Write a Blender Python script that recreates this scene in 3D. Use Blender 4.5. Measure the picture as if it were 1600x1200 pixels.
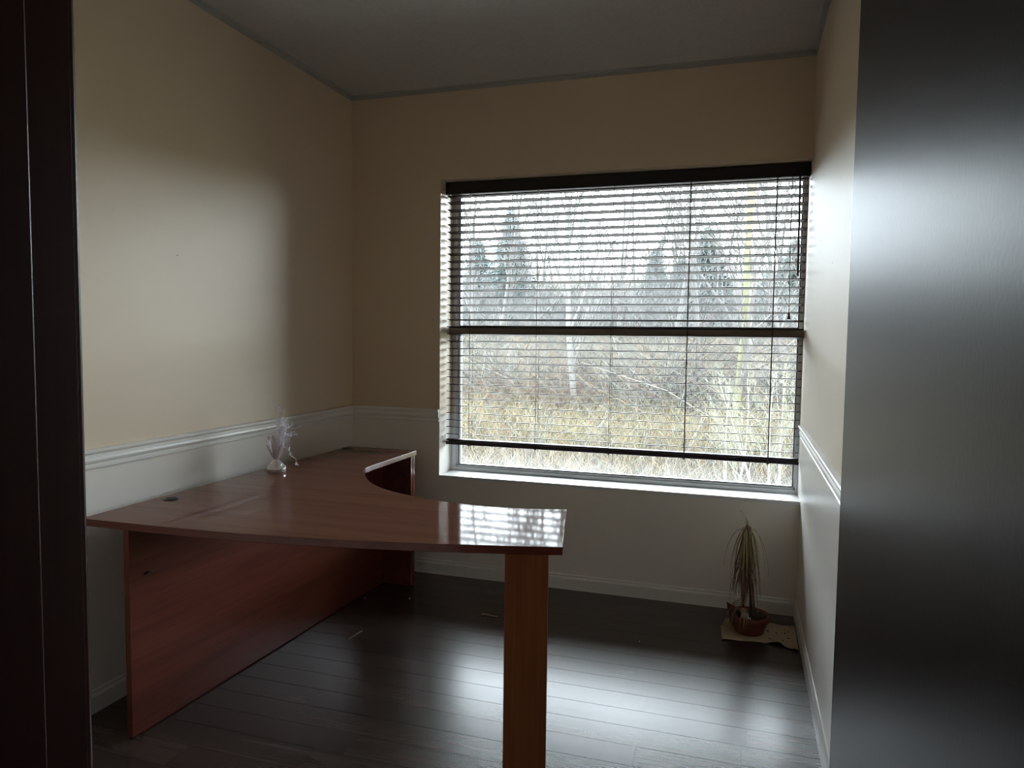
import bpy, bmesh, math, random
import numpy as np
from mathutils import Vector, Matrix, noise

for o in list(bpy.data.objects):
    bpy.data.objects.remove(o, do_unlink=True)
SC = bpy.context.scene
COL = SC.collection
R_ = random.Random(7)
PI = math.pi

# ------------------------------------------------------------------ camera
cam = bpy.data.cameras.new('camera'); camo = bpy.data.objects.new('camera', cam); COL.objects.link(camo)
cam.sensor_width = 36; cam.sensor_fit = 'HORIZONTAL'; cam.lens = 25.4386; cam.clip_start = 0.02; cam.clip_end = 300
r2 = Vector((0.95309438, 0.3024367, 0.01196408)); u2 = Vector((-0.03064127, 0.05708657, 0.99789891)); fw = Vector((-0.30111826, 0.95145844, -0.06367593))
camo.matrix_world = Matrix(((r2.x, u2.x, -fw.x, 0), (r2.y, u2.y, -fw.y, 0), (r2.z, u2.z, -fw.z, 1.367), (0, 0, 0, 1)))
SC.camera = camo

# ------------------------------------------------------------------ sky, light, exposure
w = bpy.data.worlds.new('overcast'); SC.world = w; w.use_nodes = True
bg = w.node_tree.nodes['Background']
bg.inputs[0].default_value = (0.87, 0.935, 1.0, 1); bg.inputs[1].default_value = 4.2
pl = bpy.data.lights.new('window_portal', 'AREA'); pl.shape = 'RECTANGLE'; pl.size = 1.93; pl.size_y = 1.67
pl.cycles.is_portal = True
po = bpy.data.objects.new('window_portal', pl); COL.objects.link(po); po.location = (-0.667, 4.06, 1.41); po.rotation_euler = (-PI/2, 0, 0)
SC.view_settings.view_transform = 'Standard'; SC.view_settings.look = 'None'
SC.view_settings.gamma = 1; SC.view_settings.use_curve_mapping = False
SC.view_settings.exposure = 3.12
SC.cycles.pixel_filter_type = 'BLACKMAN_HARRIS'; SC.cycles.filter_width = 1.0
SC.cycles.max_bounces = 12; SC.cycles.diffuse_bounces = 7; SC.cycles.glossy_bounces = 4
SC.cycles.transparent_max_bounces = 12; SC.cycles.sample_clamp_indirect = 8
SC.cycles.caustics_reflective = False; SC.cycles.caustics_refractive = False

# ------------------------------------------------------------------ helpers
def mat(name, col, rough=0.5, spec=0.5, metal=0.0, coat=0.0):
    m = bpy.data.materials.new(name); m.use_nodes = True
    p = m.node_tree.nodes['Principled BSDF']
    p.inputs['Base Color'].default_value = (*col, 1); p.inputs['Roughness'].default_value = rough
    p.inputs['Specular IOR Level'].default_value = spec; p.inputs['Metallic'].default_value = metal
    p.inputs['Coat Weight'].default_value = coat; p.inputs['Coat Roughness'].default_value = 0.05
    return m
def ior(m, v):
    m.node_tree.nodes['Principled BSDF'].inputs['IOR'].default_value = v; return m
def N(m, t, **kw):
    n = m.node_tree.nodes.new(t)
    for k, v in kw.items():
        if hasattr(n, k): setattr(n, k, v)
        else: n.inputs[k].default_value = v
    return n
def LK(m, a, b): m.node_tree.links.new(a, b)
def P_(m): return m.node_tree.nodes['Principled BSDF']
def coords(m, scale):
    tc = N(m, 'ShaderNodeTexCoord'); mp = N(m, 'ShaderNodeMapping'); mp.inputs['Scale'].default_value = scale
    LK(m, tc.outputs['Object'], mp.inputs['Vector']); return mp.outputs['Vector']
def noisetex(m, vec, scale, detail=4, rough=0.55, dist=0.0):
    n = N(m, 'ShaderNodeTexNoise'); n.inputs['Scale'].default_value = scale; n.inputs['Detail'].default_value = detail
    n.inputs['Roughness'].default_value = rough; n.inputs['Distortion'].default_value = dist
    LK(m, vec, n.inputs['Vector']); return n.outputs['Fac']
def ramp(m, fac, stops):
    r = N(m, 'ShaderNodeValToRGB'); e = r.color_ramp.elements
    while len(e) > 1: e.remove(e[-1])
    e[0].position = stops[0][0]; e[0].color = (*stops[0][1], 1)
    for p, c in stops[1:]:
        x = e.new(p); x.color = (*c, 1)
    LK(m, fac, r.inputs['Fac']); return r.outputs['Color']
def bump(m, fac, strength, dist=0.002):
    b = N(m, 'ShaderNodeBump'); b.inputs['Strength'].default_value = strength; b.inputs['Distance'].default_value = dist
    LK(m, fac, b.inputs['Height']); LK(m, b.outputs['Normal'], P_(m).inputs['Normal']); return b
def varied(name, c1, c2, scale, sc=(1, 1, 1), rough=0.5, spec=0.5, bstr=0.0, bscale=None, bdist=0.001, coat=0.0, lo=0.35, hi=0.65, detail=5):
    m = mat(name, c1, rough, spec, 0, coat)
    v = coords(m, sc); f = noisetex(m, v, scale, detail)
    LK(m, ramp(m, f, [(lo, c1), (hi, c2)]), P_(m).inputs['Base Color'])
    if bstr: bump(m, noisetex(m, coords(m, sc), bscale or scale, 4), bstr, bdist)
    return m
def wood(name, stops, axis, rough, coat=0.0, spec=0.5, wave=1.0, per_object=0.0, brough=0.1):
    m = mat(name, stops[0][1], rough, spec, 0, coat)
    s = [34, 34, 34]; s[axis] = 1.1
    v = coords(m, tuple(s))
    if per_object:
        oi = N(m, 'ShaderNodeObjectInfo'); mul = N(m, 'ShaderNodeVectorMath', operation='SCALE'); mul.inputs[0].default_value = (37, 91, 53)
        LK(m, oi.outputs['Random'], mul.inputs['Scale']); ad = N(m, 'ShaderNodeVectorMath', operation='ADD')
        LK(m, v, ad.inputs[0]); LK(m, mul.outputs[0], ad.inputs[1]); v = ad.outputs[0]
    f1 = noisetex(m, v, 0.35 * wave, 6, 0.6, 0.6); f2 = noisetex(m, v, 3.0, 3, 0.6)
    mx = N(m, 'ShaderNodeMath', operation='MULTIPLY_ADD'); LK(m, f2, mx.inputs[0]); mx.inputs[1].default_value = 0.35; 
    m2 = N(m, 'ShaderNodeMath', operation='MULTIPLY'); LK(m, f1, m2.inputs[0]); m2.inputs[1].default_value = 0.7; LK(m, m2.outputs[0], mx.inputs[2])
    c = ramp(m, mx.outputs[0], stops)
    if per_object:
        hs = N(m, 'ShaderNodeHueSaturation'); mr = N(m, 'ShaderNodeMapRange'); mr.inputs['To Min'].default_value = 1 - per_object; mr.inputs['To Max'].default_value = 1 + per_object
        LK(m, oi.outputs['Random'], mr.inputs['Value']); LK(m, mr.outputs[0], hs.inputs['Value']); LK(m, c, hs.inputs['Color']); c = hs.outputs['Color']
    LK(m, c, P_(m).inputs['Base Color'])
    if brough: bump(m, f2, brough, 0.0006)
    return m

def link(name, me, parent=None, mats=None, smooth=False):
    o = bpy.data.objects.new(name, me); COL.objects.link(o)
    if mats:
        for x in (mats if isinstance(mats, (list, tuple)) else [mats]): me.materials.append(x)
    if parent: o.parent = parent
    if smooth:
        me.polygons.foreach_set('use_smooth', [True] * len(me.polygons))
    return o
def off(parent):
    v = Vector((0, 0, 0))
    while parent: v += parent.location; parent = parent.parent
    return v
def raw(name, vs, fs, m, parent=None, smooth=False):
    d = off(parent); me = bpy.data.meshes.new(name)
    me.from_pydata([tuple(Vector(v) - d) for v in vs], [], fs); me.update()
    return link(name, me, parent, m, smooth)
class MB:
    """collects shapes into one mesh"""
    def __init__(s): s.b = bmesh.new()
    def box(s, a, b, bev=0.0, mi=0, seg=1, mtx=None):
        bb = bmesh.new(); bmesh.ops.create_cube(bb, size=1)
        for v in bb.verts:
            v.co = Vector([(a[i] + b[i]) / 2 + v.co[i] * abs(b[i] - a[i]) for i in range(3)])
        if bev: bmesh.ops.bevel(bb, geom=list(bb.edges), offset=bev, segments=seg, affect='EDGES', profile=0.5)
        for f in bb.faces: f.material_index = mi
        if mtx: bmesh.ops.transform(bb, matrix=mtx, verts=bb.verts)
        me = bpy.data.meshes.new('t'); bb.to_mesh(me); bb.free(); s.b.from_mesh(me); bpy.data.meshes.remove(me); return s
    def tube(s, pts, rad, n=8, mi=0, cap=True):
        pts = [Vector(p) for p in pts]; rad = rad if isinstance(rad, (list, tuple)) else [rad] * len(pts)
        rings = []; up = Vector((0, 0, 1))
        t0 = (pts[1] - pts[0]).normalized(); x = t0.cross(up)
        if x.length < 0.05: x = t0.cross(Vector((1, 0, 0)))
        x.normalize()
        for i, p in enumerate(pts):
            t = (pts[min(i + 1, len(pts) - 1)] - pts[max(i - 1, 0)]).normalized()
            x = (x - t * x.dot(t)).normalized(); y = t.cross(x)
            rings.append([s.b.verts.new(p + (x * math.cos(2 * PI * k / n) + y * math.sin(2 * PI * k / n)) * rad[i]) for k in range(n)])
        for a, b in zip(rings, rings[1:]):
            for k in range(n):
                f = s.b.faces.new((a[k], a[(k + 1) % n], b[(k + 1) % n], b[k])); f.material_index = mi; f.smooth = True
        if cap:
            s.b.faces.new(list(reversed(rings[0]))).material_index = mi; s.b.faces.new(rings[-1]).material_index = mi
        return s
    def prism(s, poly, z0, z1, bev=0.0, mi=0):
        """horizontal outline extruded in z"""
        bb = bmesh.new(); lo = [bb.verts.new((x, y, z0)) for x, y in poly]; hi = [bb.verts.new((x, y, z1)) for x, y in poly]; n = len(poly)
        bb.faces.new(hi); bb.faces.new(list(reversed(lo)))
        for i in range(n): bb.faces.new((lo[i], lo[(i + 1) % n], hi[(i + 1) % n], hi[i]))
        bmesh.ops.recalc_face_normals(bb, faces=bb.faces)
        if bev:
            ed = [e for e in bb.edges if abs(e.verts[0].co.z - e.verts[1].co.z) < 1e-6]
            bmesh.ops.bevel(bb, geom=ed, offset=bev, segments=2, affect='EDGES', profile=0.5)
        for f in bb.faces: f.material_index = mi
        me = bpy.data.meshes.new('t'); bb.to_mesh(me); bb.free(); s.b.from_mesh(me); bpy.data.meshes.remove(me); return s
    def sweep(s, prof, p0, p1, out, mi=0):
        """profile [(depth, z)] swept from p0 to p1, depth along out"""
        p0, p1, out = Vector(p0), Vector(p1), Vector(out)
        A = [s.b.verts.new(p0 + out * d + Vector((0, 0, z))) for d, z in prof]; B = [s.b.verts.new(p1 + out * d + Vector((0, 0, z))) for d, z in prof]
        n = len(prof); fs = [s.b.faces.new((A[i], A[(i + 1) % n], B[(i + 1) % n], B[i])) for i in range(n)]
        fs += [s.b.faces.new(list(reversed(A))), s.b.faces.new(B)]
        for f in fs: f.material_index = mi
        return s
    def lathe(s, prof, c, n=40, mi=0, wob=None):
        rings = []
        for r, z in prof:
            rings.append([s.b.verts.new((c[0] + (r if not wob else r + wob(k, z)) * math.cos(2 * PI * k / n), c[1] + (r if not wob else r + wob(k, z)) * math.sin(2 * PI * k / n), c[2] + z)) for k in range(n)])
        for a, b in zip(rings, rings[1:]):
            for k in range(n):
                f = s.b.faces.new((a[k], a[(k + 1) % n], b[(k + 1) % n], b[k])); f.smooth = True; f.material_index = mi
        s.b.faces.new(list(reversed(rings[0]))); s.b.faces.new(rings[-1])
        return s
    def build(s, name, m, parent=None, recalc=True):
        if recalc: bmesh.ops.recalc_face_normals(s.b, faces=s.b.faces)
        d = off(parent)
        for v in s.b.verts: v.co -= d
        me = bpy.data.meshes.new(name); s.b.to_mesh(me); s.b.free(); return link(name, me, parent, m)
def tag(o, label=None, cat=None, group=None, kind=None):
    for k, v in (('label', label), ('category', cat), ('group', group), ('kind', kind)):
        if v: o[k] = v
    return o
def thing(name, loc, label, cat, group=None, kind=None):
    o = bpy.data.objects.new(name, None); o.empty_display_size = 0.05; COL.objects.link(o); o.location = loc
    return tag(o, label, cat, group, kind)

# ------------------------------------------------------------------ room dimensions
XL, XR, YB, YF, ZC = -2.1914, 0.2975, 3.7949, 0.482, 2.7436
WX0, WZ0, WZ1 = -1.6327, 0.575, 2.2447          # window opening; its right side is the right wall
YW = 4.03                                        # outer face of the window wall
RZ0, RZ1 = 0.8841, 0.9559; ZS = 0.92             # chair rail and the paint change behind it

# ------------------------------------------------------------------ materials
tan = varied('tan_wall_paint', (0.70, 0.575, 0.43), (0.72, 0.595, 0.445), 1.5, rough=0.48, spec=0.6, bstr=0.04, bscale=160)
white = varied('white_wall_paint', (0.84, 0.80, 0.75), (0.85, 0.81, 0.76), 1.5, rough=0.34, spec=0.15, bstr=0.03, bscale=140)
trimw = mat('white_gloss_trim', (0.82, 0.81, 0.78), 0.28)
sillm = varied('white_sill_paint', (0.74, 0.75, 0.75), (0.78, 0.79, 0.79), 6, rough=0.35)
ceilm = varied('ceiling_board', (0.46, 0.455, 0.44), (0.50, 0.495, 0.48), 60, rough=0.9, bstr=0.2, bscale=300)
vinyl = mat('white_vinyl', (0.78, 0.81, 0.83), 0.35)
gask = mat('black_gasket', (0.012, 0.014, 0.02), 0.5)
espresso = varied('espresso_stain', (0.085, 0.022, 0.017), (0.10, 0.028, 0.021), 8, sc=(10, 10, 1), rough=0.38, bstr=0.05, bscale=60)
doorm = varied('black_brown_door_lacquer', (0.016, 0.011, 0.010), (0.022, 0.015, 0.013), 10, sc=(1, 1, 1), rough=0.36, spec=0.5, bstr=0.2, bscale=150, bdist=0.0006)
slatm = varied('espresso_slat', (0.030, 0.019, 0.019), (0.037, 0.023, 0.022), 30, sc=(1, 20, 20), rough=0.45)
railm = varied('espresso_rail', (0.016, 0.007, 0.009), (0.022, 0.010, 0.012), 30, sc=(1, 20, 20), rough=0.35)
valm = varied('valance_stain', (0.0065, 0.0035, 0.006), (0.009, 0.005, 0.008), 30, sc=(1, 20, 20), rough=0.5)
cordm = mat('dark_cord', (0.03, 0.022, 0.022), 0.7)
transm = mat('brown_grey_transom', (0.34, 0.29, 0.25), 0.45)
brass = mat('brushed_steel', (0.45, 0.43, 0.40), 0.35, metal=1)
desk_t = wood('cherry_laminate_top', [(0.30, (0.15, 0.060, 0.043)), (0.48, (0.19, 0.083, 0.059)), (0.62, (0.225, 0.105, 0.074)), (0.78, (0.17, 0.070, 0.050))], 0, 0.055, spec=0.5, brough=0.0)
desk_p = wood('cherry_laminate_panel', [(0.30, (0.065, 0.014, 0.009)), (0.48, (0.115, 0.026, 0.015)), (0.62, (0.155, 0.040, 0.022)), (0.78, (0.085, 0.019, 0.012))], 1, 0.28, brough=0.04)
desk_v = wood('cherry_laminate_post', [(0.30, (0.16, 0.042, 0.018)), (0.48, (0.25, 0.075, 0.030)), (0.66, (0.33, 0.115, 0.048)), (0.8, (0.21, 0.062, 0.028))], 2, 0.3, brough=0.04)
desk_e = wood('cherry_edge_band', [(0.3, (0.12, 0.028, 0.018)), (0.5, (0.16, 0.040, 0.026)), (0.7, (0.20, 0.055, 0.034))], 0, 0.22, brough=0.02)
floorm = wood('dark_laminate_plank', [(0.30, (0.022, 0.014, 0.011)), (0.48, (0.045, 0.030, 0.024)), (0.60, (0.066, 0.044, 0.036)), (0.75, (0.034, 0.022, 0.018))], 0, 0.27, spec=0.75, per_object=0.22, brough=0.10)
subf = mat('subfloor_dark', (0.01, 0.008, 0.007), 0.8)
terra = varied('terracotta', (0.15, 0.042, 0.026), (0.20, 0.062, 0.038), 18, rough=0.7, bstr=0.1, bscale=90)
soil = varied('potting_soil', (0.018, 0.012, 0.009), (0.06, 0.04, 0.028), 60, rough=0.95, bstr=0.8, bscale=90, bdist=0.006)
clothm = varied('stained_cream_cloth', (0.50, 0.40, 0.27), (0.30, 0.21, 0.13), 7, rough=0.9, bstr=0.3, bscale=300, lo=0.5, hi=0.75)
black = mat('black_mark', (0.01, 0.01, 0.01), 0.6)
specw = mat('pale_speck', (0.6, 0.58, 0.52), 0.7)
straw = mat('dry_straw', (0.40, 0.30, 0.19), 0.7)
wirem = mat('pale_green_cable', (0.16, 0.19, 0.15), 0.5)

ior(doorm, 1.20); ior(desk_t, 1.125); ior(slatm, 1.22)
# glass: clear pane with a faint dirt film that thickens at the lower edge
glass = bpy.data.materials.new('window_glass'); glass.use_nodes = True
nt = glass.node_tree; nt.nodes.clear()
out = nt.nodes.new('ShaderNodeOutputMaterial'); tr = nt.nodes.new('ShaderNodeBsdfTransparent'); tr.inputs[0].default_value = (0.93, 0.96, 0.96, 1)
gl = nt.nodes.new('ShaderNodeBsdfGlossy'); gl.inputs['Roughness'].default_value = 0.02
fr = nt.nodes.new('ShaderNodeFresnel'); fr.inputs[0].default_value = 1.45
mx = nt.nodes.new('ShaderNodeMixShader'); nt.links.new(fr.outputs[0], mx.inputs[0]); nt.links.new(tr.outputs[0], mx.inputs[1]); nt.links.new(gl.outputs[0], mx.inputs[2])
df = nt.nodes.new('ShaderNodeBsdfTranslucent'); df.inputs[0].default_value = (0.75, 0.78, 0.78, 1)
m3 = nt.nodes.new('ShaderNodeMixShader')
tc = nt.nodes.new('ShaderNodeTexCoord'); sx = nt.nodes.new('ShaderNodeSeparateXYZ'); nt.links.new(tc.outputs['Object'], sx.inputs[0])
g1 = nt.nodes.new('ShaderNodeMapRange'); g1.inputs['From Min'].default_value = 0.60; g1.inputs['From Max'].default_value = 0.68; g1.inputs['To Min'].default_value = 0.03; g1.inputs['To Max'].default_value = 0.004
nz = nt.nodes.new('ShaderNodeTexNoise'); nz.inputs['Scale'].default_value = 9; nt.links.new(tc.outputs['Object'], nz.inputs['Vector'])
nm = nt.nodes.new('ShaderNodeMath'); nm.operation = 'MULTIPLY_ADD'; nm.inputs[1].default_value = 0.10; nt.links.new(nz.outputs['Fac'], nm.inputs[0]); nt.links.new(sx.outputs['Z'], nm.inputs[2])
ns = nt.nodes.new('ShaderNodeMath'); ns.operation = 'SUBTRACT'; ns.inputs[1].default_value = 0.05; nt.links.new(nm.outputs[0], ns.inputs[0])
nt.links.new(ns.outputs[0], g1.inputs['Value']); nt.links.new(g1.outputs[0], m3.inputs[0])
nt.links.new(mx.outputs[0], m3.inputs[1]); nt.links.new(df.outputs[0], m3.inputs[2]); nt.links.new(m3.outputs[0], out.inputs['Surface'])

# ------------------------------------------------------------------ room shell
S = 'structure'
def two_tone(mb, x0, x1, y0, y1, z0, z1):
    if z0 < ZS < z1:
        mb.box((x0, y0, z0), (x1, y1, ZS), mi=1); mb.box((x0, y0, ZS), (x1, y1, z1), mi=0)
    else: mb.box((x0, y0, z0), (x1, y1, z1), mi=0 if z0 >= ZS else 1)
m = MB(); two_tone(m, XL - 0.15, XL, -1.6, YW, 0, ZC)
wl_ = tag(m.build('wall_left', [tan, white]), 'long tan wall over white wainscot left of the desk', 'wall', kind=S)
m = MB(); two_tone(m, XR, XR + 0.15, YF - 0.12, YW, 0, ZC)
wr_ = tag(m.build('wall_right', [tan, white]), 'glossy wall running from the door to the window', 'wall', kind=S)
m = MB(); two_tone(m, XL, WX0, YB, YW, 0, ZC); m.box((WX0, YB, WZ1), (XR, YW, ZC), mi=0); m.box((WX0, YB, 0), (XR, YW, WZ0), mi=1)
wb_ = tag(m.build('wall_back', [tan, white]), 'shaded wall around and below the window', 'wall', kind=S)
OX0, OX1, OZ = -0.5645, 0.215, 2.14               # doorway opening
m = MB(); two_tone(m, XL, OX0, YF - 0.12, YF, 0, ZC); two_tone(m, OX1, XR, YF - 0.12, YF, 0, ZC); m.box((OX0, YF - 0.12, OZ), (OX1, YF, ZC), mi=0)
tag(m.build('wall_front', [tan, white]), 'tan and white wall that holds the doorway', 'wall', kind=S)
m = MB(); two_tone(m, XL - 0.15, 1.6, -1.72, -1.6, 0, ZC); two_tone(m, 1.6, 1.72, -1.72, YF, 0, ZC); two_tone(m, XR + 0.15, 1.6, YF - 0.12, YF, 0, ZC)
hallp = mat('darkened_hall_paint', (0.22, 0.18, 0.14), 0.6)  # unseen hall, tone darkened so less light bounces back into the room
tag(m.build('wall_hall', [hallp, hallp]), 'hallway wall behind the doorway', 'wall', kind=S)
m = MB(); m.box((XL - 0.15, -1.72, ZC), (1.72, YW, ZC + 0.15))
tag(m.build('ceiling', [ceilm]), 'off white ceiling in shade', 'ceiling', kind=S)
fl = MB().box((XL - 0.15, -1.72, -0.2), (1.72, YW, -0.009)).box((XL, -1.6, -0.009), (1.6, YF, -0.0005)).build('floor', [subf])
tag(fl, 'dark wood laminate floor of narrow planks', 'floor', kind=S)
# planks run across the room, parallel to the window wall
PW = 0.1185; y = YB; row = 0
meshes = {}
while y > YF + 0.01:
    y0 = max(YF, y - PW); x = XL - R_.uniform(0.1, 1.1)
    while x < XR:
        a, b = max(x, XL), min(x + 1.21, XR)
        if b - a > 0.02:
            key = (round(b - a, 3), round(y - y0, 3))
            if key not in meshes:
                mm = MB().box((-(b - a) / 2 + 0.0002, -(y - y0) / 2 + 0.0009, -0.0085), ((b - a) / 2 - 0.0002, (y - y0) / 2 - 0.0009, 0.0))
                o = mm.build('plank', [floorm], None); meshes[key] = o.data; o.parent = fl
            else:
                o = link('plank', meshes[key], fl)
            o.location = ((a + b) / 2, (y + y0) / 2, 0)
        x += 1.21
    y -= PW; row += 1
# chair rail and baseboard
RP = [(0, 0), (0.009, 0), (0.011, 0.004), (0.011, 0.010), (0.006, 0.014), (0.006, 0.018), (0.014, 0.024), (0.017, 0.032), (0.016, 0.040), (0.012, 0.046), (0.012, 0.052), (0.019, 0.056), (0.022, 0.062), (0.022, 0.069), (0.018, 0.0718), (0, 0.0718)]
RP = [(d, z + RZ0) for d, z in RP]
BP = [(0, 0.0), (0.012, 0.0), (0.012, 0.060), (0.010, 0.066), (0.007, 0.070), (0.007, 0.078), (0.004, 0.083), (0, 0.083)]
def trim(name, prof, a, b, outv, label):
    tag(MB().sweep(prof, a, b, outv).build(name, [trimw]), label, 'trim', kind=S)
trim('trim_1', RP, (XL, YF, 0), (XL, YB, 0), (1, 0, 0), 'white moulded chair rail along the left wall above the desk')
trim('trim_2', RP, (XL, YB, 0), (WX0 - 0.001, YB, 0), (0, -1, 0), 'short white chair rail from the corner to the window')
trim('trim_3', RP, (XR, YF, 0), (XR, YB, 0), (-1, 0, 0), 'white chair rail sloping along the right wall beside the door')
trim('baseboard_left', BP, (XL, YF, 0), (XL, YB, 0), (1, 0, 0), 'white baseboard behind the desk')
trim('baseboard_back', BP, (XL, YB, 0), (XR, YB, 0), (0, -1, 0), 'white baseboard under the window')
trim('baseboard_right', BP, (XR, YF, 0), (XR, YB, 0), (-1, 0, 0), 'white baseboard behind the potted plant')
AP = [(0, ZC - 0.022), (0.002, ZC - 0.022), (0.002, ZC - 0.003), (0.022, ZC - 0.003), (0.022, ZC), (0, ZC)]
angm = mat('grey_wall_angle', (0.42, 0.42, 0.42), 0.5)
for i, (a, b, o_) in enumerate([((XL, YF, 0), (XL, YB, 0), (1, 0, 0)), ((XL, YB, 0), (XR, YB, 0), (0, -1, 0)), ((XR, YF, 0), (XR, YB, 0), (-1, 0, 0))]):
    tag(MB().sweep(AP, a, b, o_).build('trim_%d' % (4 + i), [angm]), ['grey metal angle strip where left wall meets ceiling', 'grey metal angle strip above the window wall', 'grey metal angle strip where right wall meets ceiling'][i], 'trim', kind=S)
# small holes and marks in the paint
def mark(parent, c, n, r, m_=black, nm='nail_hole'):
    c, n = Vector(c), Vector(n); q = n.to_track_quat('Z', 'Y').to_matrix().to_4x4(); q.translation = c
    b = bmesh.new(); bmesh.ops.create_cone(b, cap_ends=True, segments=8, radius1=r, radius2=r * 0.6, depth=0.0016, matrix=q)
    me = bpy.data.meshes.new(nm); b.to_mesh(me); b.free(); return link(nm, me, parent, m_)
mark(wl_, (XL, 2.409, 1.684), (1, 0, 0), 0.0032)
mark(wr_, (XR, 3.223, 2.042), (-1, 0, 0), 0.003); mark(wr_, (XR, 3.249, 1.778), (-1, 0, 0), 0.003)
mark(wr_, (XR, 2.807, 1.647), (-1, 0, 0), 0.006, specw, 'filler_spot')

# ------------------------------------------------------------------ window
win = thing('window_1', (-0.667, YW, WZ0), 'wide white framed window looking onto bare woods', 'window', kind=S)
m = MB()
m.box((WX0, 3.978, WZ0 + 0.001), (XR, 4.06, WZ0 + 0.022), 0.002).box((WX0, 3.978, WZ1 - 0.03), (XR, 4.06, WZ1), 0.002)
m.box((WX0, 3.978, WZ0 + 0.02), (WX0 + 0.026, 4.06, WZ1 - 0.02), 0.002).box((XR - 0.012, 3.978, WZ0 + 0.02), (XR, 4.06, WZ1 - 0.02), 0.002)
m.build('window_frame', [vinyl], win)
m = MB()
x0, x1 = WX0 + 0.024, XR - 0.010
for z0, z1 in ((WZ0 + 0.020, 1.395), (1.42, WZ1 - 0.028)):
    m.box((x0, 3.994, z0), (x1, 4.05, z0 + 0.012), 0.0015).box((x0, 3.994, z1 - 0.012), (x1, 4.05, z1), 0.0015)
    m.box((x0, 3.994, z0), (x0 + 0.012, 4.05, z1), 0.0015).box((x1 - 0.012, 3.994, z0), (x1, 4.05, z1), 0.0015)
m.build('glazing_bead', [vinyl], win)
for z0, z1 in ((WZ0 + 0.030, 1.385), (1.43, WZ1 - 0.038)):
    m = MB(); a, b = x0 + 0.010, x1 - 0.010; t = 0.0065
    m.box((a, 3.999, z0), (b, 4.03, z0 + t)).box((a, 3.999, z1 - t), (b, 4.03, z1)).box((a, 3.999, z0), (a + t, 4.03, z1)).box((b - t, 3.999, z0), (b, 4.03, z1))
    m.build('gasket', [gask], win)
    zz = bpy.data.meshes.new('glass_pane')
    MBp = MB().box((a + 0.001, 4.014, z0 + 0.001), (b - 0.001, 4.0185, z1 - 0.001)); g = MBp.build('glass_pane', [glass], None); g.parent = win; g.location = -off(win)
m = MB().box((WX0 + 0.001, 3.928, 1.379), (XR - 0.001, 3.99, 1.425), 0.004, seg=2); m.build('transom', [transm], win)
MB().box((WX0 + 0.001, YB - 0.001, WZ0 - 0.018), (XR - 0.001, 3.985, WZ0 + 0.0015), 0.0015).build('window_sill', [sillm], win)

# ------------------------------------------------------------------ blind
YS = 3.893
bl = thing('window_blind', (-0.667, YS, 0.73), 'dark brown two inch slat blind hanging open across the window', 'blind')
sx0, sx1 = -1.6215, 0.2885
MB().box((-1.6285, 3.861, 2.176), (0.2945, 3.872, 2.2405), 0.002).box((-1.6285, 3.861, 2.176), (-1.6185, 3.90, 2.2405), 0.002).box((0.2845, 3.861, 2.176), (0.2945, 3.90, 2.2405), 0.002).build('valance', [valm], bl)
MB().box((-1.617, 3.874, 2.182), (0.283, 3.926, 2.236), 0.002).build('headrail', [slatm], bl)
MB().box((-1.6255, YS - 0.026, 0.745), (0.2905, YS + 0.026, 0.765), 0.006, seg=3).build('bottom_rail', [railm], bl)
# slat mesh: slightly crowned, room edge a little raised
tilt = math.radians(7.0); b = bmesh.new(); nseg = 6; prof = []
for k in range(nseg + 1):
    u = -0.025 + 0.05 * k / nseg; prof.append((u, 0.0014 * (1 - (u / 0.025) ** 2)))
prof = prof + [(u, z - 0.0027) for u, z in reversed(prof)]
ct, st = math.cos(tilt), math.sin(tilt)
pr = [(u * ct + z * st, -u * st + z * ct) for u, z in prof]
A = [b.verts.new((sx0 + 0.667, u, z)) for u, z in pr]; B = [b.verts.new((sx1 + 0.667, u, z)) for u, z in pr]; n = len(pr)
for i in range(n): b.faces.new((A[i], A[(i + 1) % n], B[(i + 1) % n], B[i]))
b.faces.new(list(reversed(A))); b.faces.new(B); bmesh.ops.recalc_face_normals(b, faces=b.faces)
sm = bpy.data.meshes.new('slat'); b.to_mesh(sm); b.free(); sm.materials.append(slatm)
slz = [2.130 - 0.0414 * i for i in range(33)]
for i, z in enumerate([2.168, 2.164] + slz + [0.776, 0.7705]):
    o = link('slat', sm, bl); o.location = (0, 0, z - 0.73); o.rotation_euler = (math.radians(R_.uniform(-0.4, 0.4)), 0, 0)
    if z > 2.15 or z < 0.79: o.rotation_euler = (tilt, 0, 0)
for j, x in enumerate((-1.481, -1.085, -0.671, -0.273, 0.144)):
    rr = 0.0012 if j < 3 else 0.0024
    for yy in (YS - 0.0275, YS + 0.0275):
        MB().tube([(x, yy, 2.18), (x, yy, 0.742)], rr if yy < YS else 0.0009, 5).build('ladder_cord', [cordm], bl)
    MB().box((x - 0.006, YS - 0.03, 0.7425), (x + 0.006, YS - 0.02, 0.7465), 0.001).tube([(x, YS - 0.028, 0.742), (x + 0.002, YS - 0.03, 0.735), (x - 0.002, YS - 0.03, 0.733)], 0.0012, 5).build('cord_plug', [cordm], bl)
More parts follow.
